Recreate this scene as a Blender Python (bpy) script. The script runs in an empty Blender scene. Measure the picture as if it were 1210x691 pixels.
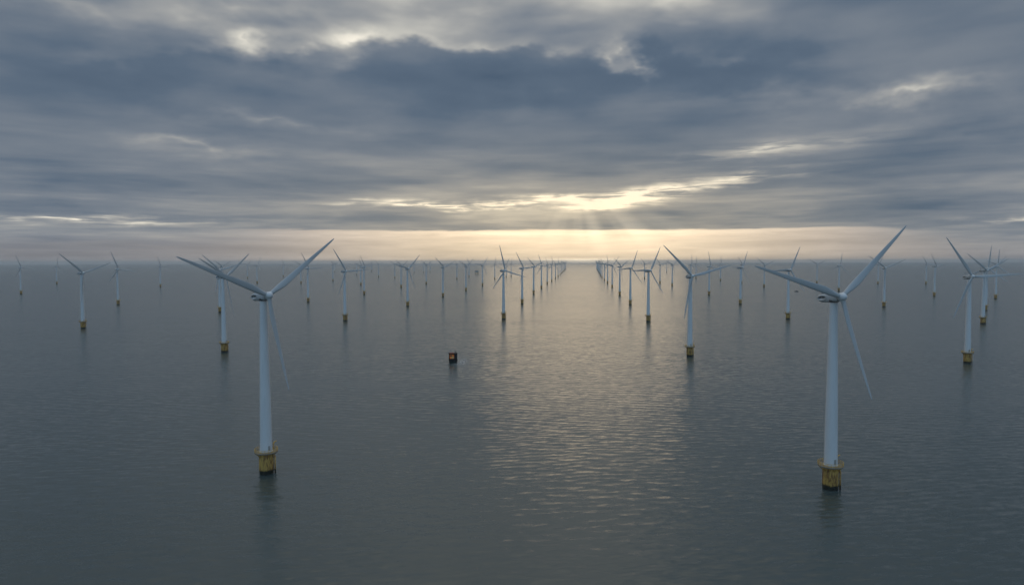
import bpy, bmesh, math, random
from mathutils import Matrix, Vector
R = math.radians
random.seed(7)
scene = bpy.context.scene
C = scene.collection

# ------------------------------------------------------------------ camera
CAM_H = 100.0                       # a drone hovering about hub height
cam_d = bpy.data.cameras.new("camera")
cam_d.sensor_width = 36.0
cam_d.lens = 24.0
cam_d.clip_start = 1.0
cam_d.clip_end = 200000.0
cam = bpy.data.objects.new("camera", cam_d)
C.objects.link(cam)
cam.matrix_world = (Matrix.Translation((0, 0, CAM_H)) @ Matrix.Rotation(R(90 - 2.59), 4, 'X')
                    @ Matrix.Rotation(R(-0.14), 4, 'Z'))
scene.camera = cam

# ------------------------------------------------------------------ view
scene.view_settings.view_transform = 'Standard'
scene.view_settings.look = 'None'
scene.view_settings.exposure = 0.0
scene.view_settings.gamma = 1.0
scene.view_settings.use_curve_mapping = False
scene.cycles.max_bounces = 6
scene.cycles.volume_bounces = 0
scene.cycles.use_denoising = True
scene.cycles.sample_clamp_indirect = 4.0

# ------------------------------------------------------------------ sky and sun
SUN_AZ, SUN_EL = 6.0, 5.2           # degrees right of +Y, degrees up
SUN_STRENGTH, SUN_ANGLE = 0.050, 17.0
SKY_STRENGTH = 0.1


class Net:
    """small helper that writes math as shader nodes"""

    def __init__(self, tree):
        self.t = tree
        self.L = tree.links

    def node(self, kind, **kw):
        n = self.t.nodes.new(kind)
        for k, v in kw.items():
            setattr(n, k, v)
        return n

    def put(self, sock, v):
        if hasattr(v, 'is_linked') or hasattr(v, 'links'):
            self.L.new(v, sock)
        else:
            sock.default_value = v

    def m(self, op, a, b=None, c=None, clamp=False):
        n = self.node('ShaderNodeMath', operation=op, use_clamp=clamp)
        self.put(n.inputs[0], a)
        if b is not None:
            self.put(n.inputs[1], b)
        if c is not None:
            self.put(n.inputs[2], c)
        return n.outputs[0]

    def add(self, a, b): return self.m('ADD', a, b)
    def sub(self, a, b): return self.m('SUBTRACT', a, b)
    def mul(self, a, b): return self.m('MULTIPLY', a, b)
    def div(self, a, b): return self.m('DIVIDE', a, b)

    def ss(self, v, lo, hi, a=0.0, b=1.0):
        n = self.node('ShaderNodeMapRange', interpolation_type='SMOOTHSTEP')
        self.put(n.inputs[0], v)
        n.inputs[1].default_value = lo
        n.inputs[2].default_value = hi
        n.inputs[3].default_value = a
        n.inputs[4].default_value = b
        return n.outputs[0]

    def xyz(self, x, y, z=0.0):
        n = self.node('ShaderNodeCombineXYZ')
        for s, v in zip(n.inputs, (x, y, z)):
            self.put(s, v)
        return n.outputs[0]

    def sep(self, v):
        n = self.node('ShaderNodeSeparateXYZ')
        self.L.new(v, n.inputs[0])
        return n.outputs

    def noise(self, vec, scale=1.0, detail=4.0, rough=0.5, dist=0.0, color=False):
        n = self.node('ShaderNodeTexNoise')
        self.L.new(vec, n.inputs['Vector'])
        n.inputs['Scale'].default_value = scale
        n.inputs['Detail'].default_value = detail
        n.inputs['Roughness'].default_value = rough
        n.inputs['Distortion'].default_value = dist
        return n.outputs['Color' if color else 'Fac']

    def mix(self, f, a, b):
        n = self.node('ShaderNodeMix', data_type='RGBA')
        self.put(n.inputs[0], f)
        self.put(n.inputs[6], a if not isinstance(a, tuple) else (*a, 1.0))
        self.put(n.inputs[7], b if not isinstance(b, tuple) else (*b, 1.0))
        return n.outputs[2]

    def vmath(self, op, a, b=None, scale=None):
        n = self.node('ShaderNodeVectorMath', operation=op)
        self.put(n.inputs[0], a)
        if b is not None:
            self.put(n.inputs[1], b)
        if scale is not None:
            self.put(n.inputs['Scale'], scale)
        return n.outputs[0]

    def blob(self, vec, a, e, ra, re, rot=0.0):
        """soft ellipse in (azimuth, elevation) degrees, 1 in the middle"""
        mp = self.node('ShaderNodeMapping', vector_type='TEXTURE')
        self.L.new(vec, mp.inputs[0])
        mp.inputs[1].default_value = (a, e, 0)
        mp.inputs[2].default_value = (0, 0, R(rot))
        mp.inputs[3].default_value = (ra, re, 1)
        g = self.node('ShaderNodeTexGradient', gradient_type='QUADRATIC_SPHERE')
        self.L.new(mp.outputs[0], g.inputs[0])
        return g.outputs['Fac']

    def ramp(self, f, stops):
        n = self.node('ShaderNodeValToRGB')
        self.put(n.inputs[0], f)
        e = n.color_ramp.elements
        while len(e) < len(stops):
            e.new(0.5)
        for el, (p, c) in zip(e, stops):
            el.position = p
            el.color = (*c, 1.0)
        return n.outputs[0]


def build_world():
    world = bpy.data.worlds.new("World")
    scene.world = world
    world.use_nodes = True
    nt = world.node_tree
    nt.nodes.clear()
    n = Net(nt)
    tc = n.node('ShaderNodeTexCoord')
    d = tc.outputs['Generated']
    x, y, z = n.sep(d)
    K = 57.29578
    az = n.mul(n.m('ARCTAN2', x, y), K)
    el = n.mul(n.m('ARCSINE', z), K)

    # cloud deck coordinates: the deck is a plane overhead, so it closes up to streaks at the horizon
    zz = n.add(n.m('MAXIMUM', z, 0.0), 0.045)
    deck = n.xyz(n.div(x, zz), n.div(y, zz), 0.0)
    puff = n.noise(deck, 0.75, 5.0, 0.46, 0.4)
    wisp = n.noise(n.vmath('ADD', deck, (31.0, 7.0, 3.0)), 2.4, 3.0, 0.42, 0.2)
    # streaks: long and thin in elevation
    streak = n.noise(n.xyz(n.mul(az, 0.045), n.mul(el, 0.75), 5.0), 1.0, 5.0, 0.55, 0.4)
    fine = n.noise(n.xyz(n.mul(az, 0.26), n.mul(el, 2.4), 9.0), 1.0, 5.0, 0.6, 0.5)
    wob = n.noise(n.xyz(n.mul(az, 0.16), n.mul(el, 0.30), 2.0), 1.0, 4.0, 0.55, 0.0, color=True)
    wv = n.vmath('MULTIPLY', n.vmath('SUBTRACT', wob, (0.5, 0.5, 0.5)), (9.0, 5.0, 0.0))
    ae = n.xyz(az, el, 0.0)
    aew = n.vmath('ADD', ae, wv)                    # ragged outlines high up
    wv2 = n.vmath('MULTIPLY', n.vmath('SUBTRACT', wob, (0.5, 0.5, 0.5)), (6.0, 1.6, 0.0))
    aes = n.vmath('ADD', ae, wv2)                   # gentler near the horizon

    B = n.mul(n.sub(puff, 0.5), n.ss(el, 3.0, 12.0, 0.40, 0.50))
    B = n.add(B, n.mul(n.sub(wisp, 0.5), n.ss(el, 4.0, 14.0, 0.14, 0.20)))
    B = n.add(B, n.mul(n.sub(streak, 0.5), n.ss(el, 5.0, 12.0, 0.44, 0.06)))
    B = n.add(B, n.ss(el, 3.0, 14.0, 0.47, 0.29))
    B = n.add(B, n.ss(el, 23.0, 40.0, 0.0, 0.40))  # unseen sky above the frame, brightened so the sea reflects more

    def feat(vec, a, e, ra, re, amp, rot=0.0, tex=None):
        nonlocal B
        g = n.mul(n.blob(vec, a, e, ra, re, rot), amp)
        if tex is not None:
            g = n.mul(g, tex)
        B = n.add(B, g)
    up_tex = n.ss(n.add(n.mul(puff, 0.5), n.mul(wisp, 0.5)), 0.36, 0.62, 0.35, 1.3)
    st_tex = n.ss(n.add(n.mul(streak, 0.45), n.mul(fine, 0.55)), 0.42, 0.60, 0.05, 1.6)
    # a lighter upper deck whose lower rim ends on the dark belly
    _, ewob, _ = n.sep(wv)
    rim = n.add(n.add(el, ewob), n.mul(n.m('POWER', n.div(n.sub(az, -3.0), 16.0), 2.0), 1.1))
    upper = n.mul(n.ss(rim, 16.6, 18.0), n.mul(n.ss(az, -40.0, -12.0, 0.25, 1.0), n.ss(az, 12.0, 30.0, 1.0, 0.15)))
    B = n.add(B, n.mul(upper, n.mul(up_tex, 0.27)))
    # breaks in the deck
    feat(aew, 9.2, 16.3, 3.6, 1.5, 0.42, -30)
    feat(aew, 10.6, 15.0, 1.6, 1.8, 0.34, 30)
    feat(aew, -12.6, 16.9, 4.6, 2.0, 0.38, 15)
    feat(aew, -2.0, 17.3, 9.0, 0.9, 0.28, 0, up_tex)
    feat(aew, -21.0, 16.2, 4.2, 1.5, 0.25, 10)
    feat(aew, -21.0, 18.4, 12.0, 4.4, 0.40, -14, up_tex)
    feat(aew, -2.0, 20.6, 22.0, 3.4, 0.18)
    feat(aew, 13.0, 19.8, 5.0, 3.0, 0.20, 0, up_tex)
    feat(aew, 30.0, 12.0, 9.0, 1.5, 0.30, 0)
    feat(aew, 30.0, 12.1, 5.0, 1.0, 0.10, 0)
    feat(aew, -38.0, 20.4, 2.6, 2.0, 0.8)
    feat(aew, -32.0, 17.4, 12.0, 1.6, 0.16, 0, up_tex)
    feat(aew, -19.0, 10.2, 12.0, 1.0, 0.14, -5, up_tex)
    feat(aew, -25.0, 8.8, 10.0, 0.9, 0.13, 0, up_tex)
    feat(aew, 22.0, 12.6, 14.0, 1.6, 0.14, 0, up_tex)
    # the dark belly of the deck
    feat(aew, -1.0, 14.2, 20.0, 3.4, -0.24)
    feat(aew, -28.0, 13.0, 22.0, 5.5, -0.17)
    feat(aew, 19.0, 15.2, 18.0, 3.6, -0.22)
    feat(aew, 33.0, 9.2, 15.0, 2.2, -0.15)
    feat(aes, 31.0, 3.9, 15.0, 2.0, -0.26)
    # bright slots above the hidden sun
    feat(aes, 5.4, 4.95, 10.0, 1.0, 0.95, 0, st_tex)
    feat(aes, 5.8, 5.0, 11.0, 0.6, 0.52)
    feat(aes, -3.0, 4.7, 10.0, 0.5, 0.30, 0, st_tex)
    feat(aes, -33.0, 5.4, 20.0, 3.6, -0.22)
    feat(aes, -6.0, 4.75, 15.0, 0.7, 0.62, 0, st_tex)
    feat(aes, 11.5, 5.7, 10.0, 0.9, 0.55, 3, st_tex)
    feat(aes, 18.5, 6.6, 10.0, 1.0, 0.36, 4, st_tex)
    feat(aes, 20.5, 8.6, 13.0, 1.2, 0.24, 3, st_tex)
    feat(aes, 2.0, 4.5, 26.0, 4.5, 0.26)
    feat(aes, 26.0, 6.5, 16.0, 3.0, -0.14)
    feat(aes, -31.5, 3.15, 15.0, 0.6, 0.50, 0, st_tex)
    feat(aes, 36.5, 2.65, 6.0, 0.35, 0.5, 0, st_tex)

    col = n.ramp(n.m('MAXIMUM', B, 0.0), [
        (0.00, (0.070, 0.108, 0.164)), (0.22, (0.106, 0.148, 0.206)), (0.40, (0.190, 0.222, 0.265)),
        (0.58, (0.335, 0.345, 0.352)), (0.76, (0.600, 0.585, 0.530)), (1.00, (1.05, 0.98, 0.84))])
    # warm light round the sun
    wa = n.m('POWER', 2.71828, n.mul(n.m('POWER', n.div(n.sub(az, SUN_AZ - 1.0), 24.0), 2.0), -1.0))
    we = n.m('POWER', 2.71828, n.mul(n.m('POWER', n.div(n.sub(el, 2.0), 6.0), 2.0), -1.0))
    glow = n.mul(wa, we)
    warm = n.mix(glow, (1.0, 1.0, 1.0), (1.18, 1.03, 0.82))
    mm = n.node('ShaderNodeMix', data_type='RGBA', blend_type='MULTIPLY')
    mm.inputs[0].default_value = 1.0
    n.L.new(col, mm.inputs[6]); n.L.new(warm, mm.inputs[7])
    col = mm.outputs[2]

    # clear pale strip under the deck, down to the horizon
    edge = n.add(el, n.mul(n.sub(fine, 0.5), 0.35))
    edge = n.add(edge, n.mul(n.sub(streak, 0.5), 0.6))
    edge = n.add(edge, n.ss(az, 25.0, 38.0, 0.0, 1.0))
    edge = n.add(edge, n.ss(az, -20.0, -36.0, 0.0, 0.5))
    hard = n.mul(n.ss(az, -26.0, -15.0), n.ss(az, 34.0, 24.0))
    strip = n.add(n.mul(n.ss(edge, 2.66, 2.48), hard), n.mul(n.ss(edge, 3.1, 0.7, 0.0, 0.9), n.sub(1.0, hard)))
    wb = n.m('POWER', 2.71828, n.mul(n.m('POWER', n.div(n.sub(az, 5.0), 19.0), 2.0), -1.0))
    sc = n.mix(wb, (0.270, 0.268, 0.290), (1.15, 0.90, 0.60))
    tone = n.add(0.92, n.add(n.add(n.mul(n.sub(streak, 0.5), 0.8), n.mul(n.sub(fine, 0.5), 0.35)), n.ss(edge, 2.05, 2.48, 0.0, 0.20)))
    sc = n.vmath('SCALE', sc, scale=tone)
    col = n.mix(strip, col, sc)
    # rays fanning down from the slot
    ang = n.m('ARCTAN2', n.sub(az, SUN_AZ - 0.6), n.sub(7.4, el))
    ray = n.noise(n.xyz(n.mul(ang, 4.6), 3.3, 0.0), 1.0, 1.0, 0.4)
    rayf = n.mul(n.ss(ray, 0.28, 0.72), n.blob(ae, SUN_AZ + 3.0, 2.7, 18.0, 3.3))
    col = n.vmath('ADD', col, n.vmath('SCALE', (0.25, 0.205, 0.14), scale=rayf))
    # far sea's sun glint, painted into the sky as a bright horizon line
    hl = n.mul(n.blob(ae, 6.0, 0.04, 8.0, 0.36), 2.4)
    col = n.vmath('ADD', col, n.vmath('SCALE', (0.75, 0.62, 0.42), scale=hl))

    # behind the camera: Nishita sky plus an added blue fill that lights the towers
    sky = n.node('ShaderNodeTexSky', sky_type='NISHITA', sun_disc=False)
    sky.sun_elevation = R(SUN_EL)
    sky.sun_rotation = R(SUN_AZ)
    sky.air_density = 1.0
    sky.dust_density = 1.0
    clear = n.vmath('SCALE', sky.outputs[0], scale=1.0)
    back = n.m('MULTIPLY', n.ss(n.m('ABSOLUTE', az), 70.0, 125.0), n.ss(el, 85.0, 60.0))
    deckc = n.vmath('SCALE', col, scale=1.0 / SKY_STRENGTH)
    BACK_FILL = (1.7, 2.7, 4.1)
    backc = n.vmath('ADD', n.vmath('MULTIPLY', n.vmath('SCALE', BACK_FILL, scale=n.add(0.55, n.mul(puff, 0.9))), (1, 1, 1)), clear)
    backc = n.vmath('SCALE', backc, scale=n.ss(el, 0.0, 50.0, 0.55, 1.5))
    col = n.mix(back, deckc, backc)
    bg = n.node('ShaderNodeBackground')
    n.L.new(col, bg.inputs[0])
    bg.inputs[1].default_value = SKY_STRENGTH
    out = n.node('ShaderNodeOutputWorld')
    n.L.new(bg.outputs[0], out.inputs[0])
    world.cycles.sampling_method = 'MANUAL'
    world.cycles.sample_map_resolution = 1024


build_world()

sun_d = bpy.data.lights.new("sun", 'SUN')
sun_d.energy = SUN_STRENGTH
sun_d.angle = R(SUN_ANGLE)
sun_d.color = (1.0, 0.75, 0.46)
sun = bpy.data.objects.new("sun", sun_d)
C.objects.link(sun)
sv = Vector((math.sin(R(SUN_AZ)) * math.cos(R(SUN_EL)), math.cos(R(SUN_AZ)) * math.cos(R(SUN_EL)), math.sin(R(SUN_EL))))
sun.rotation_euler = sv.to_track_quat('Z', 'Y').to_euler()
sun.location = (0, 0, 400)


# ------------------------------------------------------------------ materials
def material(name):
    m = bpy.data.materials.new(name)
    m.use_nodes = True
    m.node_tree.nodes.clear()
    n = Net(m.node_tree)
    p = n.node('ShaderNodeBsdfPrincipled')
    o = n.node('ShaderNodeOutputMaterial')
    n.L.new(p.outputs[0], o.inputs[0])
    return m, n, p


def paint(name, color, rough=0.45, stain=0.12, stain_color=(0.25, 0.24, 0.22), scale=0.6, stretch=(1, 1, 0.12), metallic=0.0):
    m, n, p = material(name)
    tc = n.node('ShaderNodeTexCoord').outputs['Object']
    oi = n.node('ShaderNodeObjectInfo').outputs['Random']
    v = n.vmath('ADD', n.vmath('MULTIPLY', tc, stretch), n.xyz(n.mul(oi, 60.0), n.mul(oi, 23.0), 0.0))
    f = n.noise(v, scale, 6.0, 0.62)
    fac = n.ss(f, 0.46, 0.74, 0.0, stain * 4.0)
    n.L.new(n.mix(fac, color, stain_color), p.inputs['Base Color'])
    p.inputs['Roughness'].default_value = rough
    p.inputs['Metallic'].default_value = metallic
    return m


M = {}
M['white'] = paint('turbine_white', (0.62, 0.65, 0.67), 0.42, 0.06, (0.42, 0.43, 0.42), 0.5)
M['blade'] = paint('blade_grey', (0.41, 0.435, 0.45), 0.38, 0.08, (0.36, 0.37, 0.36), 0.35, (1, 1, 0.25))
M['nacelle'] = paint('nacelle_grey', (0.46, 0.49, 0.51), 0.42, 0.08, (0.3, 0.3, 0.3), 0.5)
M['dark'] = paint('dark_grille', (0.035, 0.04, 0.045), 0.6, 0.05)
M['steel'] = paint('grating_steel', (0.20, 0.19, 0.16), 0.6, 0.2, (0.20, 0.10, 0.04), 1.2, (1, 1, 1))
M['black'] = paint('black_hull', (0.008, 0.008, 0.009), 0.85, 0.05, (0.05, 0.03, 0.02), 1.0, (1, 1, 1))
M['orange'] = paint('orange_paint', (0.95, 0.22, 0.02), 0.6, 0.06, (0.40, 0.10, 0.03), 1.0, (1, 1, 1))
M['red'] = paint('red_paint', (0.16, 0.02, 0.01), 0.7, 0.06, (0.15, 0.02, 0.01), 1.0, (1, 1, 1))
M['buff'] = paint('buff_paint', (0.62, 0.40, 0.16), 0.5, 0.1, (0.3, 0.18, 0.08), 1.0, (1, 1, 1))
M['teal'] = paint('teal_paint', (0.012, 0.03, 0.025), 0.8, 0.1, (0.02, 0.04, 0.03), 1.0, (1, 1, 1))
M['glass'] = paint('cabin_glass', (0.02, 0.025, 0.03), 0.08, 0.0)
M['grey'] = paint('platform_grey', (0.30, 0.31, 0.30), 0.6, 0.15, (0.22, 0.13, 0.06), 0.2, (1, 1, 0.3))


def yellow_material():
    m, n, p = material('weathered_yellow')
    tc = n.node('ShaderNodeTexCoord').outputs['Object']
    oi = n.node('ShaderNodeObjectInfo').outputs['Random']
    off = n.xyz(n.mul(oi, 40.0), n.mul(oi, 17.0), 0.0)
    v = n.vmath('ADD', n.vmath('MULTIPLY', tc, (1, 1, 0.30)), off)
    f = n.noise(v, 0.9, 7.0, 0.65)
    base = n.ramp(f, [(0.30, (0.62, 0.41, 0.11)), (0.46, (0.52, 0.33, 0.09)), (0.57, (0.24, 0.125, 0.04)), (0.70, (0.10, 0.055, 0.03))])
    z = n.sep(tc)[2]
    f2 = n.noise(n.vmath('ADD', tc, off), 1.6, 5.0, 0.6)
    wet = n.ss(n.add(z, n.mul(n.sub(f2, 0.5), 2.2)), 2.5, 1.6)     # weed and mussels at the tide line
    n.L.new(n.mix(wet, base, (0.018, 0.020, 0.015)), p.inputs['Base Color'])
    p.inputs['Roughness'].default_value = 0.55
    return m


M['yellow'] = yellow_material()
M['rail'] = paint('yellow_rail', (0.58, 0.36, 0.06), 0.5, 0.2, (0.25, 0.12, 0.04), 1.0, (1, 1, 1))


def sea_material():
    m, n, p = material('sea_water')
    tc = n.node('ShaderNodeTexCoord').outputs['Object']
    mp = n.node('ShaderNodeMapping')
    n.L.new(tc, mp.inputs[0])
    mp.inputs[2].default_value = (0, 0, R(-9))
    pos = mp.outputs[0]
    chop = n.noise(n.vmath('MULTIPLY', pos, (0.14, 0.40, 0.0)), 1.0, 3.0, 0.55, 0.5, color=True)
    ripple = n.noise(n.vmath('MULTIPLY', pos, (0.35, 0.85, 0.0)), 1.0, 3.0, 0.6, 0.4, color=True)
    swell = n.noise(n.vmath('MULTIPLY', pos, (0.012, 0.035, 0.0)), 1.0, 4.0, 0.55, 0.3, color=True)
    gust = n.noise(n.vmath('MULTIPLY', tc, (0.0009, 0.0042, 0.0)), 1.0, 5.0, 0.6, 0.4)
    amp = n.ss(gust, 0.33, 0.67, 0.6, 1.45)
    h = (0.5, 0.5, 0.5)
    s = n.vmath('SCALE', n.vmath('SUBTRACT', chop, h), scale=0.24)
    s = n.vmath('ADD', s, n.vmath('SCALE', n.vmath('SUBTRACT', ripple, h), scale=0.12))
    s = n.vmath('ADD', s, n.vmath('SCALE', n.vmath('SUBTRACT', swell, h), scale=0.035))
    # longer crests running across the wind, two directions
    def crests(rot, lam, dist):
        q = n.node('ShaderNodeMapping')
        n.L.new(tc, q.inputs[0])
        q.inputs[2].default_value = (0, 0, R(rot))
        w = n.node('ShaderNodeTexWave', wave_type='BANDS', bands_direction='Y', wave_profile='SIN')
        n.L.new(q.outputs[0], w.inputs['Vector'])
        w.inputs['Scale'].default_value = 0.314 / lam
        w.inputs['Distortion'].default_value = dist
        w.inputs['Detail'].default_value = 3.0
        w.inputs['Detail Scale'].default_value = 0.28
        w.inputs['Detail Roughness'].default_value = 0.55
        return n.sub(w.outputs['Fac'], 0.5)
    cr = n.add(n.mul(crests(-8, 5.0, 9.0), 0.045), n.mul(crests(14, 8.5, 8.0), 0.035))
    s = n.vmath('ADD', s, n.xyz(0.0, cr, 0.0))
    s = n.vmath('SCALE', s, scale=amp)
    sx, sy, _ = n.sep(s)
    nor = n.vmath('NORMALIZE', n.xyz(n.mul(sx, 1.9), sy, 1.0))
    n.L.new(nor, p.inputs['Normal'])
    p.inputs['Base Color'].default_value = (0.048, 0.067, 0.067, 1)
    p.inputs['IOR'].default_value = 1.42
    p.inputs['Roughness'].default_value = 0.235
    return m


M['sea'] = sea_material()


# ------------------------------------------------------------------ mesh helpers
def link(name, bm, mat, parent=None, smooth=True):
    me = bpy.data.meshes.new(name)
    bmesh.ops.recalc_face_normals(bm, faces=bm.faces)
    bm.to_mesh(me)
    bm.free()
    for m in (mat if isinstance(mat, (list, tuple)) else [mat]):
        me.materials.append(m)
    if smooth:
        me.shade_smooth()
    o = bpy.data.objects.new(name, me)
    C.objects.link(o)
    if parent:
        o.parent = parent
    return o


def sharp(o, deg=35):
    o.data.set_sharp_from_angle(angle=R(deg))
    return o


def lathe(bm, prof, seg=32, cap=True, mat=Matrix.Identity(4)):
    rings = []
    for r, z in prof:
        rings.append([bm.verts.new(mat @ Vector((r * math.cos(2 * math.pi * i / seg), r * math.sin(2 * math.pi * i / seg), z))) for i in range(seg)])
    for a, b in zip(rings, rings[1:]):
        for i in range(seg):
            bm.faces.new((a[i], a[(i + 1) % seg], b[(i + 1) % seg], b[i]))
    if cap:
        bm.faces.new(list(reversed(rings[0])))
        bm.faces.new(rings[-1])


def loft(bm, rings, cap=True):
    vr = [[bm.verts.new(p) for p in r] for r in rings]
    k = len(vr[0])
    for a, b in zip(vr, vr[1:]):
        for i in range(k):
            bm.faces.new((a[i], a[(i + 1) % k], b[(i + 1) % k], b[i]))
    if cap:
        bm.faces.new(list(reversed(vr[0])))
        bm.faces.new(vr[-1])


def box(bm, x0, x1, y0, y1, z0, z1, bevel=0.0, mi=0):
    v = [bm.verts.new((x, y, z)) for x in (x0, x1) for y in (y0, y1) for z in (z0, z1)]
    fs = [bm.faces.new([v[i] for i in f]) for f in ((0, 1, 3, 2), (4, 6, 7, 5), (0, 4, 5, 1), (2, 3, 7, 6), (0, 2, 6, 4), (1, 5, 7, 3))]
    for f in fs:
        f.material_index = mi
    if bevel:
        es = list({e for f in fs for e in f.edges})
        r = bmesh.ops.bevel(bm, geom=es, offset=bevel, segments=2, affect='EDGES', profile=0.5)
        for f in r['faces']:
            f.material_index = mi


def tube(bm, pts, r, seg=8, closed=False):
    pts = [Vector(p) for p in pts]
    n = len(pts)
    rings = []
    for i, p in enumerate(pts):
        a = pts[i - 1] if (i > 0 or closed) else p
        b = pts[(i + 1) % n] if (i < n - 1 or closed) else p
        t = (b - a).normalized()
        u = t.cross(Vector((0, 0, 1)))
        if u.length < 1e-3:
            u = t.cross(Vector((1, 0, 0)))
        u.normalize()
        w = t.cross(u)
        rings.append([bm.verts.new(p + r * (math.cos(2 * math.pi * k / seg) * u + math.sin(2 * math.pi * k / seg) * w)) for k in range(seg)])
    for i in range(n if closed else n - 1):
        a, b = rings[i], rings[(i + 1) % n]
        for k in range(seg):
            bm.faces.new((a[k], a[(k + 1) % seg], b[(k + 1) % seg], b[k]))
    if not closed:
        bm.faces.new(list(reversed(rings[0])))
        bm.faces.new(rings[-1])


def circle(r, z, n=32, a0=0.0, a1=360.0):
    return [(r * math.cos(R(a0 + (a1 - a0) * i / n)), r * math.sin(R(a0 + (a1 - a0) * i / n)), z) for i in range(n)]


# ------------------------------------------------------------------ setting: sea
bm = bmesh.new()
S = 42000.0
v = [bm.verts.new(p) for p in ((-S, -9000, 0), (S, -9000, 0), (S, S, 0), (-S, S, 0))]
bm.faces.new(v)
sea = link('sea', bm, M['sea'], smooth=False)
sea['kind'] = 'structure'

# ------------------------------------------------------------------ air
HAZE_DENSITY = 3.8e-5
bm = bmesh.new()
box(bm, -48000, 48000, -12000, 48000, -1.0, 152.0)
hm = bpy.data.materials.new('haze_air')
hm.use_nodes = True
hm.node_tree.nodes.clear()
hn = Net(hm.node_tree)
pv = hn.node('ShaderNodeVolumePrincipled')
pv.inputs['Color'].default_value = (0.80, 0.91, 1.0, 1)
pv.inputs['Density'].default_value = HAZE_DENSITY
pv.inputs['Anisotropy'].default_value = 0.3
ho = hn.node('ShaderNodeOutputMaterial')
hn.L.new(pv.outputs[0], ho.inputs['Volume'])
haze = link('haze', bm, hm, smooth=False)
haze['kind'] = 'stuff'

# ------------------------------------------------------------------ wind turbine
HUB_Z, OVER, TILT, CONE = 84.0, 5.0, R(6), R(2.5)
TP_TOP = 10.6


def blade_mesh(nspan, nsec):
    """airfoil blade along +Z, chord in X, thickness in Y (rotor axis -Y)"""
    st = [(0.9, 2.1, 1.0, 21), (2.2, 2.05, 1.0, 21), (4.0, 2.3, .78, 21), (6.5, 2.85, .54, 21), (9.5, 3.15, .42, 19), (13, 3.0, .36, 17),
          (18, 2.65, .32, 15), (24, 2.2, .29, 13), (31, 1.75, .27, 11), (38, 1.3, .25, 10), (43, .9, .24, 9), (45.2, .52, .22, 9), (46, .15, .2, 9)]
    pick = st if nspan > 8 else [st[i] for i in (0, 3, 5, 8, 10, 12)]
    rings = []
    for z, c, t, tw in pick:
        ring = []
        fr = max(0.0, min(1.0, (z - 2.2) / 7.0))
        for k in range(nsec):
            a = 2 * math.pi * k / nsec
            cx = math.cos(a)
            # blend circle -> airfoil with the fat part near the leading edge
            x = 0.5 * c * cx
            th = 0.5 * c * t * math.sin(a) * (1.0 - fr * 0.45 * (0.5 - 0.5 * cx))
            x -= fr * c * 0.14
            y = th + fr * 0.02 * c * (1 - cx * cx)
            ct, s_ = math.cos(R(tw)), math.sin(R(tw))
            ring.append((-(x * ct - y * s_), x * s_ + y * ct - 0.55 * (z / 46.0) ** 2, z))
        rings.append(ring)
    b = bmesh.new()
    loft(b, rings)
    return b


def hub_mesh(seg):
    b = bmesh.new()
    prof = [(0.05, 2.45), (0.75, 2.25), (1.3, 1.75), (1.65, 1.0), (1.8, 0.1), (1.8, -0.9), (1.6, -1.5)]
    lathe(b, [(r, z) for r, z in prof], seg, True, Matrix.Rotation(R(90), 4, 'X'))   # +Z -> -Y
    for k in range(3):                                                           # blade sockets
        lathe(b, [(1.22, 0.3), (1.22, 1.5), (1.16, 1.72)], max(8, seg // 2), True, Matrix.Rotation(R(120 * k), 4, 'Y'))
    return b


def nacelle_mesh(nr, ns):
    b = bmesh.new()
    st = [(1.6, 1.45, 1.5, 0.0), (2.0, 1.75, 1.75, 0.0), (3.6, 1.9, 1.95, 0.05), (8.5, 1.9, 2.0, 0.1), (11.5, 1.85, 1.9, 0.15), (13.0, 1.65, 1.55, 0.25), (13.8, 1.2, 1.0, 0.4), (14.1, 0.5, 0.4, 0.5)]
    rings = []
    for y, w, hh, dz in st:
        ring = []
        for k in range(ns):
            a = 2 * math.pi * k / ns
            ex = 0.62
            cx, cz = math.cos(a), math.sin(a)
            ring.append((w * math.copysign(abs(cx) ** ex, cx), y, dz + hh * math.copysign(abs(cz) ** ex, cz)))
        rings.append(ring)
    loft(b, rings)
    return b


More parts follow.
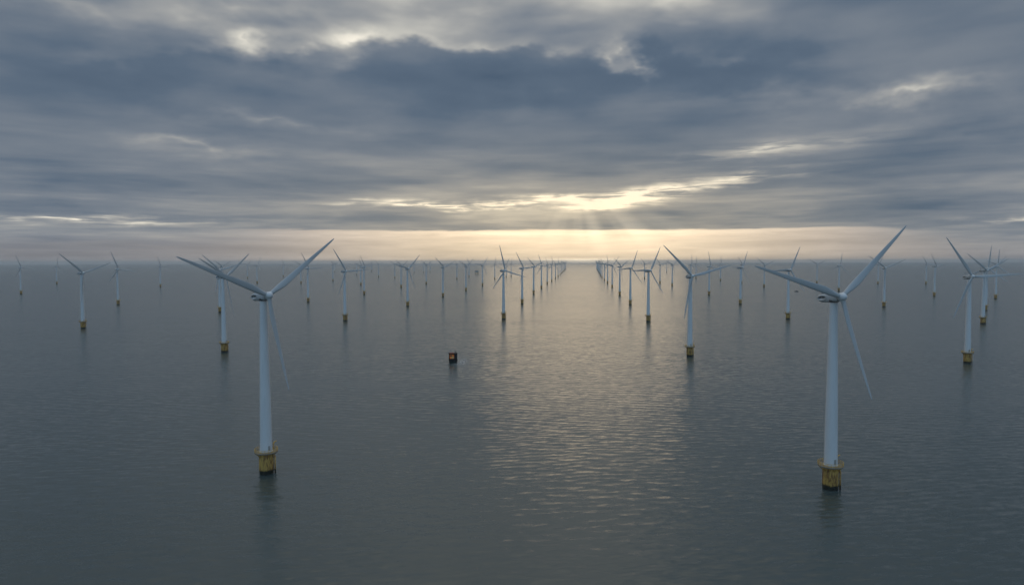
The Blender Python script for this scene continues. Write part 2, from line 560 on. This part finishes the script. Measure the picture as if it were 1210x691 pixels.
def make_turbine(detail):
    """detail 2 = near (all fittings), 1 = middle, 0 = far"""
    t = bpy.data.objects.new('wind_turbine', None)
    C.objects.link(t)
    t.empty_display_size = 5
    seg = (40, 20, 10)[2 - detail]
    # transition piece on its monopile
    b = bmesh.new()
    lathe(b, [(3.2, -0.8), (3.2, 1.2), (3.32, 1.5), (3.32, 9.6), (3.6, 9.7), (3.6, 10.0), (3.32, 10.1), (3.2, TP_TOP - 0.05)], seg)
    tp = sharp(link('transition_piece', b, M['yellow'], t))
    if detail == 2:
        b = bmesh.new()
        for a in (58,):                                      # boat landing bumpers
            for da in (-9, 9):
                x, y = 4.0 * math.sin(R(a + da)), -4.0 * math.cos(R(a + da))
                tube(b, [(x, y, -0.6), (x, y, 8.2)], 0.26, 10)
                for zz in (1.6, 4.6, 7.6):
                    tube(b, [(x, y, zz), (x * 0.8, y * 0.8, zz)], 0.16, 8)
        link('boat_landing', b, M['yellow'], tp)
        b = bmesh.new()
        for a in (58,):
            for da in (-3, 3):
                x, y = 3.65 * math.sin(R(a + da)), -3.65 * math.cos(R(a + da))
                tube(b, [(x, y, -0.3), (x, y, 10.2)], 0.06, 6)
            for k in range(26):
                p = [(3.65 * math.sin(R(a + da)), -3.65 * math.cos(R(a + da)), 0.1 + k * 0.4) for da in (-3, 3)]
                tube(b, p, 0.035, 5)
        link('ladder', b, M['rail'], tp)
        for a in (100, 118, 200):                                # cable tubes
            b = bmesh.new()
            x, y = 3.5 * math.sin(R(a)), -3.5 * math.cos(R(a))
            tube(b, [(x, y, -0.6), (x, y, 9.6)], 0.17, 8)
            link('cable_tube', b, M['yellow'], tp)
    # working platform
    if detail:
        b = bmesh.new()
        lathe(b, [(3.34, 10.02), (5.25, 10.12), (5.3, 10.2), (5.3, 10.5), (5.2, 10.52), (3.15, 10.53)], seg)
        pl = sharp(link('platform', b, [M['steel'] if detail == 2 else M['rail']], t))
        b = bmesh.new()
        nr = 20 if detail == 2 else 10
        for zz in ((10.95, 11.5, 12.1) if detail == 2 else (11.2, 12.1)):
            tube(b, circle(5.2, zz, 40 if detail == 2 else 20), 0.075 if detail == 2 else 0.1, 6, True)
        for k in range(nr):
            x, y, _ = circle(5.2, 0, nr)[k]
            tube(b, [(x, y, 10.5), (x, y, 12.13)], 0.075 if detail == 2 else 0.1, 6)
        link('railing', b, M['rail'], pl)
        if detail == 2:
            for k in range(10):                                  # brackets under the deck
                ca, sa = math.cos(R(36 * k + 8)), math.sin(R(36 * k + 8))
                b = bmesh.new()
                tube(b, [(3.25 * ca, 3.25 * sa, 8.3), (5.0 * ca, 5.0 * sa, 10.05)], 0.14, 6)
                link('bracket', b, M['rail'], pl)
            b = bmesh.new()
            tube(b, [(4.4, 1.5, 10.5), (4.4, 1.5, 13.1), (4.9, 1.7, 13.6), (6.6, 2.3, 13.9)], 0.2, 8)
            tube(b, [(4.4, 1.5, 11.9), (5.5, 1.95, 13.65)], 0.12, 6)
            box(b, 4.1, 4.75, 1.2, 1.8, 10.5, 11.3, 0.05)
            link('davit_crane', b, M['rail'], pl)
    # tower
    b = bmesh.new()
    zt = HUB_Z - 2.2
    prof = [(2.85, TP_TOP - 0.1), (3.0, TP_TOP), (3.0, TP_TOP + 0.25), (2.82, TP_TOP + 0.3)]
    if detail == 2:
        for za, zb, ra, rb in ((TP_TOP + .3, 34, 2.82, 2.5), (34, 60, 2.5, 2.08), (60, zt, 2.08, 1.7)):
            prof += [(ra, za), (rb, zb - 0.12), (rb + 0.05, zb - 0.1), (rb + 0.05, zb)]
    else:
        prof += [(2.5, 34), (2.08, 60), (1.7, zt)]
    lathe(b, prof, seg)
    tw = sharp(link('tower', b, M['white'], t))
    if detail == 2:
        b = bmesh.new()
        box(b, -0.5, 0.5, -2.93, -2.72, TP_TOP + 0.8, TP_TOP + 3.0, 0.04)
        link('door', b, M['grey'], tw)
    # nacelle, tilted with the rotor shaft
    tilt = Matrix.Rotation(-TILT, 4, 'X')
    hubp = Vector((0, -OVER * math.cos(TILT), HUB_Z + OVER * math.sin(TILT)))
    if detail == 0:
        hubp.y, hubp.z = -OVER * math.cos(TILT), HUB_Z + OVER * math.sin(TILT)
    na = sharp(link('nacelle', nacelle_mesh(8, (24, 16, 10)[2 - detail]), M['nacelle'], t), 45)
    na.matrix_local = Matrix.Translation(hubp) @ tilt
    if detail:
        b = bmesh.new()
        lathe(b, [(1.75, -2.75), (1.95, -2.7), (1.95, -1.7)], seg)
        yb = link('yaw_bearing', b, M['dark'], na)
        yb.matrix_local = Matrix.Rotation(TILT, 4, 'X') @ Matrix.Translation((0, OVER * math.cos(TILT), 0.25))
    if detail == 2:
        for sx in (-1, 1):                                       # oval raised panel with two dark openings on each flank
            b = bmesh.new()
            def oval(ry, rz, x):
                return [(x, 10.2 + ry * math.cos(2 * math.pi * k / 28), 0.1 + rz * math.sin(2 * math.pi * k / 28)) for k in range(28)]
            loft(b, [oval(2.9, 1.15, sx * 1.78), oval(2.9, 1.15, sx * 1.99), oval(2.72, 0.98, sx * 1.99), oval(2.72, 0.98, sx * 1.93)], True)
            g = link('flank_panel', b, M['blade'], na)
            for y0, y1 in ((8.6, 10.0), (10.4, 12.0)):
                b = bmesh.new()
                box(b, min(sx * 1.90, sx * 2.0), max(sx * 1.90, sx * 2.0), y0, y1, 0.12, 0.72, 0.04)
                link('vent', b, M['dark'], g, False)
        b = bmesh.new()
        box(b, -1.2, 1.2, 8.6, 11.4, 1.9, 2.75, 0.12)            # cooler on the roof
        link('roof_cooler', b, M['blade'], na)
        b = bmesh.new()
        tube(b, [(0.5, 12.3, 1.8), (0.5, 12.3, 4.4)], 0.07, 6)
        tube(b, [(-0.2, 12.3, 4.1), (1.2, 12.3, 4.1)], 0.05, 6)
        for xx in (-0.2, 1.2):
            lathe(b, [(0.05, 4.1), (0.05, 4.5), (0.22, 4.5), (0.22, 4.75)], 8, True, Matrix.Translation((xx, 12.3, 0)))
        link('weather_mast', b, M['dark'], na)
        b = bmesh.new()
        lathe(b, [(0.28, 1.8), (0.28, 2.6), (0.2, 2.85)], 10, True, Matrix.Translation((-0.7, 7.6, 0)))
        link('aviation_light', b, M['dark'], na)
    hb = sharp(link('rotor_hub', hub_mesh((28, 16, 8)[2 - detail]), M['white'], t), 40)
    hb.matrix_local = Matrix.Translation(hubp) @ tilt
    if detail == 2:
        b = bmesh.new()
        lathe(b, [(1.84, 0.86), (1.84, 1.1), (1.5, 1.3)], 28, True, Matrix.Rotation(R(-90), 4, 'X'))
        link('hub_seal', b, M['dark'], hb)
    bl = link('blade', blade_mesh(13 if detail else 6, (20, 12, 6)[2 - detail]), M['blade'], hb)
    for k in range(3):
        o = bl if k == 0 else bl.copy()
        if k:
            C.objects.link(o)
            o.parent = hb
        o.matrix_local = Matrix.Rotation(R(120 * k), 4, 'Y') @ Matrix.Rotation(CONE, 4, 'X') @ Matrix.Scale(0.985, 4)
    return t


def copy_tree(o, parent=None):
    c = o.copy()
    C.objects.link(c)
    if parent:
        c.parent = parent
        c.matrix_parent_inverse = o.matrix_parent_inverse.copy()
    for ch in list(o.children):
        copy_tree(ch, c)
    return c


GROUP = 'offshore wind turbines'
# x, y on the sea (m), yaw, blade phase (degrees), label
TURBINES = [
    (139.8, 296.2, 14.0, 47.0, 'large right foreground turbine with rusty yellow base and oval grille on its nacelle'),
    (-116.7, 319.9, 48.5, 53.0, 'large left foreground turbine with rusty yellow base and a blade hanging down right'),
    (443.8, 662.1, -4.0, 87.0, 'big pale turbine near the right edge with one blade level to the right'),
    (186.7, 714.2, 9.5, 75.0, 'nearest turbine of the right long row, with yellow base and crossed blade tips'),
    (-320.7, 757.1, 71.0, 56.0, 'tall yellow-based turbine standing right behind the left blade of the left foreground turbine'),
    (-652.8, 1035.4, 62.0, 70.0, 'pale turbine near the left edge with two blades raised in a wide V'),
    (742.0, 1072.8, 11.0, 65.0, 'nearest of the small turbines crowded behind the big one near the right edge'),
    (225.6, 1128.1, 30.5, 30.0, 'second turbine counted from the near end of the right long row'),
    (-284.2, 1158.7, 48.5, 87.0, "pale turbine below the left foreground turbine's right blade tip, one blade pointing level right"),
    (474.2, 1170.9, 17.0, 27.0, 'tall yellow-based turbine behind the left blade of the right foreground turbine'),
    (-14.8, 1185.1, 39.5, 106.0, 'nearest and largest turbine of the left long row, with a yellow base'),
    (946.7, 1362.2, -4.0, 8.4, 'second turbine close behind a nearer one, just right of the big right-edge tower'),
    (-583.9, 1362.4, 35.0, 73.0, "middle one of three turbines lined up behind the left foreground turbine's left blade"),
    (803.3, 1471.8, -5.5, 66.0, 'yellow-based turbine just right of the right foreground hub behind its raised blade'),
    (-234.3, 1530.0, 44.0, 45.0, 'slim turbine midway between left foreground turbine and boat with one blade raised high right'),
    (272.5, 1570.5, 30.5, 24.0, 'third turbine counted from the near end of the right long row'),
    (527.8, 1576.1, 41.0, 31.0, "slim turbine right of the right long row's nearest turbine with a blade raised high right"),
    (23.9, 1611.8, 45.5, 87.0, 'second turbine counted from the near end of the left long row'),
    (-934.6, 1617.2, 59.0, 99.0, 'hazy turbine just right of the wide V turbine, lower blade pointing down left'),
    (-508.7, 1701.1, 59.0, 89.0, 'mid-distance turbine crossed by the right blade of the left foreground turbine'),
    (1260.4, 1776.8, 0.5, 6.0, 'nearer of the two turbines closest to the right edge'),
    (1183.3, 1910.8, 29.0, 82.0, 'thin hazy turbine, right of a pair beside the big turbine near right edge'),
    (-196.9, 1944.0, 50.0, 69.0, 'slim grey turbine standing above and just left of the workboat'),
    (316.1, 2001.5, 47.0, 64.0, 'fourth turbine counted from the near end of the right long row'),
    (581.8, 2013.6, 32.0, 110.0, "slim turbine behind the level right blade of the right long row's nearest turbine"),
    (-453.4, 2091.9, 71.0, 82.0, "nearest of three close turbines right of the left foreground turbine's right blade tip"),
    (66.6, 2097.9, 47.0, 69.0, 'third turbine counted from the near end of the left long row'),
    (-1570.8, 2182.1, 71.0, 98.0, 'faint hazy turbine nearest the left edge with one blade leaning up and left'),
    (1075.8, 2245.2, 21.5, 12.0, "small turbine right above the right foreground turbine's hub, one blade upright"),
    (-158.0, 2341.6, 51.5, 54.0, 'slim turbine just right of the workboat, blades spread in a V'),
    (1699.2, 2395.2, 5.0, 48.0, 'farther of the two turbines closest to the right edge'),
    (108.6, 2515.8, 27.5, 100.0, 'fourth turbine counted from the near end of the left long row'),
    (-1101.8, 2590.5, 60.5, 63.0, "smallest of three turbines lined up behind the left foreground turbine's left blade"),
    (381.3, 2596.5, 17.0, 38.0, 'fifth turbine counted from the near end of the right long row'),
    (961.4, 2601.7, 11.0, 68.0, "small turbine just left of the right foreground turbine's left blade tip, blades in V"),
    (-430.2, 2648.5, 59.0, 62.0, 'small turbine overlapped by the left blade of the nearer turbine beside it'),
    (643.2, 2740.1, 32.0, 53.0, "small turbine left of the right long row's nearest tower, nearer of a pair"),
    (-1434.9, 2785.4, 69.5, 99.0, "small hazy turbine standing alone left of the left foreground turbine's blade tip"),
    (-122.0, 2821.5, 41.0, 37.0, 'small turbine midway between the workboat and the start of the left long row'),
    (741.8, 2831.2, 33.5, 2.0, "small turbine directly behind the hub of the right long row's nearest turbine"),
    (1755.9, 2894.3, -1.0, 92.0, 'thin hazy turbine, left of a pair beside the big turbine near right edge'),
    (-648.9, 2929.3, 71.0, 89.0, "middle one of three close turbines right of the left foreground turbine's right blade tip"),
    (1571.2, 2930.0, 3.1, 27.6, "tiny far turbine just left of the turbine behind the right foreground's raised blade"),
    (153.7, 2979.2, 62.0, 80.0, 'fifth turbine counted from the near end of the left long row'),
    (1341.8, 3003.8, -7.0, 62.0, "small turbine with shallow V blades above the right foreground turbine's left blade"),
    (1018.7, 3028.3, 23.2, 84.9, 'small far turbine hidden close behind a slim tower right of the long rows'),
    (-382.2, 3041.0, 56.0, 59.0, 'small turbine standing between two faint far ones, blades in a shallow V'),
    (662.6, 3055.4, 22.8, 79.5, "small turbine just right of the right long row's second tower, farther of a pair"),
    (430.6, 3073.0, 26.0, 110.0, 'sixth turbine counted from the near end of the right long row'),
    (-983.2, 3180.3, 53.0, 59.0, "tiny turbine just left of the one crossed by the left foreground turbine's right blade"),
    (-1193.3, 3196.3, 63.5, 29.0, 'small turbine above the left foreground hub with one blade nearly upright'),
    (-2138.2, 3206.3, 69.5, 9.0, 'thin hazy turbine second from the left edge, one blade straight up'),
    (196.9, 3376.8, 41.3, 115.8, 'sixth turbine counted from the near end of the left long row'),
    (1058.6, 3465.8, 18.5, 119.0, "small far turbine near the right blade tip of the right long row's nearest turbine"),
    (475.7, 3516.5, 17.9, 55.7, 'seventh turbine counted from the near end of the right long row'),
    (-942.0, 3592.2, 69.5, 73.0, "small far turbine just left of the one beneath the left foreground turbine's right blade tip"),
    (-96.8, 3855.3, 40.3, 5.0, 'tiny turbine just left of the nearest turbine of the left long row'),
    (751.3, 3867.8, 24.4, 76.8, 'tiny far turbine between the second and third turbines of the right long row'),
    (-312.5, 3875.6, 65.0, 62.0, 'small far turbine directly above the workboat'),
    (249.6, 3916.1, 34.4, 73.9, 'seventh turbine counted from the near end of the left long row'),
    (1060.6, 3934.1, 29.9, 119.5, "tiny far base just right of the right long row's nearest tower"),
    (539.2, 4087.8, 26.3, 101.1, 'eighth turbine counted from the near end of the right long row'),
    (-1626.5, 4199.3, 50.0, 42.0, 'tiny far turbine left of the small one seen above the left foreground hub'),
    (-723.3, 4215.6, 18.5, 63.0, "small far turbine, farther of two overlapped by a nearer turbine's level left blade"),
    (-35.6, 4255.2, 29.3, 29.0, 'tiny faint turbine close behind the nearest tower of the left long row'),
    (-279.0, 4444.4, 30.4, 97.2, 'faint far turbine close behind the V-bladed one right of the workboat'),
    (301.1, 4455.0, 24.3, 1.8, 'eighth turbine counted from the near end of the left long row'),
    (-876.0, 4484.3, 46.2, 70.5, 'tiny dark turbine alone in the gap right of the close trio'),
    (-5.3, 4488.6, 35.6, 7.1, "tiny faint turbine right behind the gap between the left long row's nearest two"),
    (605.0, 4649.0, 21.0, 39.9, 'tiny hazy turbine packed at the vanishing far end of the right long row'),
    (-1560.2, 4659.1, 51.5, 108.0, 'tiny thin far turbine alone between the two raised blades of the left foreground turbine'),
    (358.0, 5080.0, 36.5, 46.4, 'tiny hazy turbine packed at the vanishing far end of the left long row'),
    (-1181.5, 5195.3, 56.3, 55.9, "faintest of three close turbines right of the left foreground turbine's right blade tip"),
    (671.0, 5210.0, 35.1, 91.0, 'tiny hazy turbine packed at the vanishing far end of the right long row'),
    (414.0, 5704.0, 38.2, 101.7, 'tiny hazy turbine packed at the vanishing far end of the left long row'),
    (737.0, 5771.0, 21.6, 29.6, 'tiny hazy turbine packed at the vanishing far end of the right long row'),
    (1360.5, 6009.3, 21.4, 33.4, "faintest turbine between the pair left of the right long row's nearest tower"),
    (-875.8, 6113.6, 36.8, 61.4, 'faint far turbine seen against the lower right blade of a slim mid-distance turbine'),
    (470.0, 6329.0, 22.8, 25.2, 'tiny hazy turbine packed at the vanishing far end of the left long row'),
    (803.0, 6333.0, 21.4, 7.2, 'tiny hazy turbine packed at the vanishing far end of the right long row'),
    (-818.7, 6340.2, 34.2, 36.4, 'faint far turbine just left of the small shallow V turbine left of the boat'),
    (-795.3, 6643.5, 44.4, 95.2, 'faint far turbine just right of the small shallow V turbine left of the boat'),
    (869.0, 6894.0, 32.6, 21.3, 'tiny hazy turbine packed at the vanishing far end of the right long row'),
    (527.0, 6954.0, 37.2, 56.4, 'tiny hazy turbine packed at the vanishing far end of the left long row'),
    (-1824.0, 7034.3, 48.6, 67.2, "faintest turbine tucked behind a small one left of the left foreground's right blade tip"),
    (-1494.0, 7284.0, 54.1, 96.4, 'faint speck of a turbine just left of the tiny dark lone turbine'),
    (935.0, 7455.0, 28.8, 53.7, 'tiny hazy turbine packed at the vanishing far end of the right long row'),
    (583.0, 7578.0, 38.3, 47.7, 'tiny hazy turbine packed at the vanishing far end of the left long row'),
    (-1574.0, 7629.0, 42.1, 32.4, 'faint speck of a turbine left of the tiny dark lone one past the trio'),
    (1001.0, 8016.0, 22.9, 87.8, 'tiny hazy turbine packed at the vanishing far end of the right long row'),
    (640.0, 8203.0, 23.7, 75.5, 'tiny hazy turbine packed at the vanishing far end of the left long row'),
    (1067.0, 8577.0, 22.0, 77.2, 'tiny hazy turbine packed at the vanishing far end of the right long row'),
    (696.0, 8828.0, 34.9, 32.4, 'tiny hazy turbine packed at the vanishing far end of the left long row'),
    (1133.0, 9139.0, 21.8, 50.5, 'tiny hazy turbine packed at the vanishing far end of the right long row'),
]
protos = {}
for x, y, yaw, ph, label in TURBINES:
    det = 2 if y < 1200 else (1 if y < 3300 else 0)
    if det not in protos:
        protos[det] = t = make_turbine(det)
    else:
        t = copy_tree(protos[det])
    t.location = (x, y, 0)
    t.rotation_euler = (0, 0, R(yaw))
    for ch in t.children:
        if ch.name.startswith('rotor_hub'):
            hubp = Vector((0, -OVER * math.cos(TILT), HUB_Z + OVER * math.sin(TILT)))
            ch.matrix_local = Matrix.Translation(hubp) @ Matrix.Rotation(-TILT, 4, 'X') @ Matrix.Rotation(R(ph), 4, 'Y')
    t['label'] = label
    t['category'] = 'wind turbine'
    t['group'] = GROUP


# ------------------------------------------------------------------ boats and the far substation
def thing(name, label, cat, loc, rz=0.0, group=None):
    o = bpy.data.objects.new(name, None)
    C.objects.link(o)
    o.location = loc
    o.rotation_euler = (0, 0, R(rz))
    o['label'] = label
    o['category'] = cat
    if group:
        o['group'] = group
    return o


# workboat seen from astern: bow to +Y
wb = thing('workboat', 'small black workboat with an orange deckhouse heading away on open water', 'boat', (-58.9, 676, 0), 6)
b = bmesh.new()
rings = []
for yy, w, zb, zt in ((-6.0, 3.95, 0.3, 3.0), (-5.9, 4.15, -0.5, 3.1), (0, 4.3, -0.8, 3.0), (4.5, 3.8, -0.8, 3.6), (7.5, 2.2, -0.6, 4.3), (9.0, 0.25, 0.2, 4.8)):
    rings.append([(-w, yy, zt), (-w * 0.92, yy, 0.9), (-w * 0.72, yy, zb), (0, yy, zb - 0.2), (w * 0.72, yy, zb), (w * 0.92, yy, 0.9), (w, yy, zt), (w * 0.93, yy, zt), (w * 0.9, yy, zt - 1.0), (-w * 0.9, yy, zt - 1.0), (-w * 0.93, yy, zt)])
loft(b, rings)
sharp(link('hull', b, M['black'], wb), 30)
b = bmesh.new()
tube(b, [(-4.2, -6.1, 3.0), (4.2, -6.1, 3.0)], 0.3, 10)
tube(b, [(-4.35, -6, 2.9), (-4.45, 0, 2.85), (-3.95, 4.5, 3.4), (-2.3, 7.6, 4.1)], 0.25, 8)
tube(b, [(4.35, -6, 2.9), (4.45, 0, 2.85), (3.95, 4.5, 3.4), (2.3, 7.6, 4.1)], 0.25, 8)
link('fender', b, M['black'], wb)
b = bmesh.new()
box(b, -4.1, 4.1, -4.2, 3.2, 2.0, 9.0, 0.25)
dh = link('deckhouse', b, M['black'], wb, False)
b = bmesh.new()
box(b, -3.3, 1.0, -4.42, -4.16, 4.2, 8.4, 0.12)
pa = link('aft_panel', b, M['orange'], dh, False)
b = bmesh.new()
box(b, -1.5, 0.6, -4.52, -4.40, 4.4, 6.4, 0.05)
link('door', b, M['buff'], dh, False)
panes = [(-2.9, -1.0, -4.50, -4.405, 6.7, 7.9), (1.6, 3.6, -4.28, -4.18, 6.5, 8.0)]
for k in range(3):
    panes += [(-4.16, -4.08, -3.3 + k * 2.0, -1.8 + k * 2.0, 6.4, 7.9), (4.08, 4.16, -3.3 + k * 2.0, -1.8 + k * 2.0, 6.4, 7.9)]
for q in panes:
    b = bmesh.new()
    box(b, *q)
    link('window', b, M['glass'], dh, False)
b = bmesh.new()
box(b, -4.35, 4.35, -4.7, 3.6, 9.0, 9.35, 0.1)
rf = link('roof', b, M['black'], dh, False)
b = bmesh.new()
box(b, -3.6, 0.9, -4.5, 1.0, 9.34, 9.75, 0.1)
link('roof_hatch', b, M['red'], dh, False)
b = bmesh.new()
tube(b, [(2.4, -1.5, 9.3), (2.4, -1.5, 13.0)], 0.13, 8)
tube(b, [(1.5, -1.5, 11.6), (3.3, -1.5, 11.6)], 0.09, 6)
box(b, 1.7, 3.1, -1.7, -1.3, 10.6, 10.9, 0.05)
link('mast', b, M['black'], wb)
b = bmesh.new()
box(b, -2.9, 2.9, -6.6, -5.95, 0.7, 1.0, 0.05)
link('swim_platform', b, M['teal'], wb, False)
for xx in (-2.2, 0.9):
    b = bmesh.new()
    box(b, xx, xx + 1.3, -6.7, -6.1, -0.4, 1.9, 0.2)
    link('engine', b, M['teal'], wb, False)

# pale broken water round the workboat
bm = bmesh.new()
rng = random.Random(4)
def flake(cx, cy, rx, ry):
    k = 11
    vs = [bm.verts.new((cx + rx * math.cos(2 * math.pi * i / k) * rng.uniform(.6, 1.1), cy + ry * math.sin(2 * math.pi * i / k) * rng.uniform(.6, 1.1), 0.02)) for i in range(k)]
    bm.faces.new(vs)
def wake_material():
    m, n, p = material('wake_foam')
    p.inputs['Base Color'].default_value = (0.45, 0.49, 0.52, 1)
    p.inputs['Roughness'].default_value = 0.5
    tr = n.node('ShaderNodeBsdfTransparent')
    mx = n.node('ShaderNodeMixShader')
    tc = n.node('ShaderNodeTexCoord')
    f = n.noise(n.vmath('MULTIPLY', tc.outputs['Object'], (0.5, 0.12, 1)), 1.0, 6.0, 0.7)
    g = n.blob(n.vmath('SUBTRACT', tc.outputs['Object'], (0, 0, 0)), 8.0, 4.0, 12.0, 46.0)
    fac = n.mul(n.ss(f, 0.36, 0.66, 0.1, 0.9), n.m('POWER', g, 0.7))
    n.put(mx.inputs[0], fac)
    n.L.new(tr.outputs[0], mx.inputs[1])
    n.L.new(p.outputs[0], mx.inputs[2])
    out = [k for k in n.t.nodes if k.type == 'OUTPUT_MATERIAL'][0]
    n.L.new(mx.outputs[0], out.inputs[0])
    return m
vs = [bm.verts.new(p) for p in ((-12, -70, 0.02), (19, -70, 0.02), (19, 56, 0.02), (-12, 56, 0.02))]
bm.faces.new(vs)
wk = link('boat_wake', bm, wake_material(), smooth=False)
wk.location = (-58.9, 676, 0)
wk['kind'] = 'stuff'

# a second, far smaller-looking launch
lb = thing('motor_launch', 'tiny dark launch low on the water behind the right foreground blade', 'boat', (927.4, 2222, 0), 70)
b = bmesh.new()
rings = []
for yy, w, zb, zt in ((-6.0, 1.7, -0.3, 1.4), (0, 1.9, -0.5, 1.5), (4, 1.3, -0.4, 1.9), (6.5, 0.15, 0.3, 2.3)):
    rings.append([(-w, yy, zt), (-w * 0.8, yy, zb), (0, yy, zb - 0.1), (w * 0.8, yy, zb), (w, yy, zt), (0, yy, zt - 0.2)])
loft(b, rings)
sharp(link('hull', b, M['black'], lb), 30)
b = bmesh.new()
box(b, -1.2, 1.2, -3.5, 1.6, 1.3, 3.6, 0.2)
ca = link('cabin', b, M['grey'], lb, False)
b = bmesh.new()
box(b, -1.26, 1.26, -3.0, 1.2, 2.6, 3.2, 0.03)
link('window', b, M['glass'], ca, False)
b = bmesh.new()
tube(b, [(0, -1, 3.5), (0, -1, 6.0)], 0.08, 6)
link('mast', b, M['black'], lb)

# offshore substation far off between the turbines
ss = thing('offshore_substation', 'small hazy boxy platform on legs far off left of the long left row', 'substation', (-279.8, 5423, 0), 20)
for sx in (-1, 1):
    for sy in (-1, 1):
        b = bmesh.new()
        tube(b, [(sx * 12, sy * 9, -1), (sx * 10, sy * 7.5, 15)], 1.1, 8)
        link('leg', b, M['yellow'], ss)
for p, q in [((-12 * k, s * 9, 1), (10 * k, s * 7.5, 14)) for s in (-1, 1) for k in (-1, 1)] + [((s * 12, -9, 1), (s * 10, 7.5, 14)) for s in (-1, 1)]:
    b = bmesh.new()
    tube(b, [p, q], 0.5, 6)
    link('brace', b, M['yellow'], ss)
b = bmesh.new()
box(b, -15, 15, -11, 11, 15, 16, 0.1)
box(b, -13.5, 13.5, -10, 10, 16, 22, 0.3)
box(b, -14.5, 14.5, -10.6, 10.6, 22, 23, 0.1)
box(b, -12.5, 9.5, -9, 9, 23, 29, 0.3)
link('topside', b, M['grey'], ss, False)
b = bmesh.new()
lathe(b, [(0.8, 29), (0.8, 33), (8, 33.2), (8, 33.8)], 8, True, Matrix.Translation((-5, 0, 0)))
link('helideck', b, M['steel'], ss, False)
b = bmesh.new()
tube(b, [(11, 4, 23), (11, 4, 33), (3, 2, 40)], 0.6, 8)
link('crane', b, M['rail'], ss)
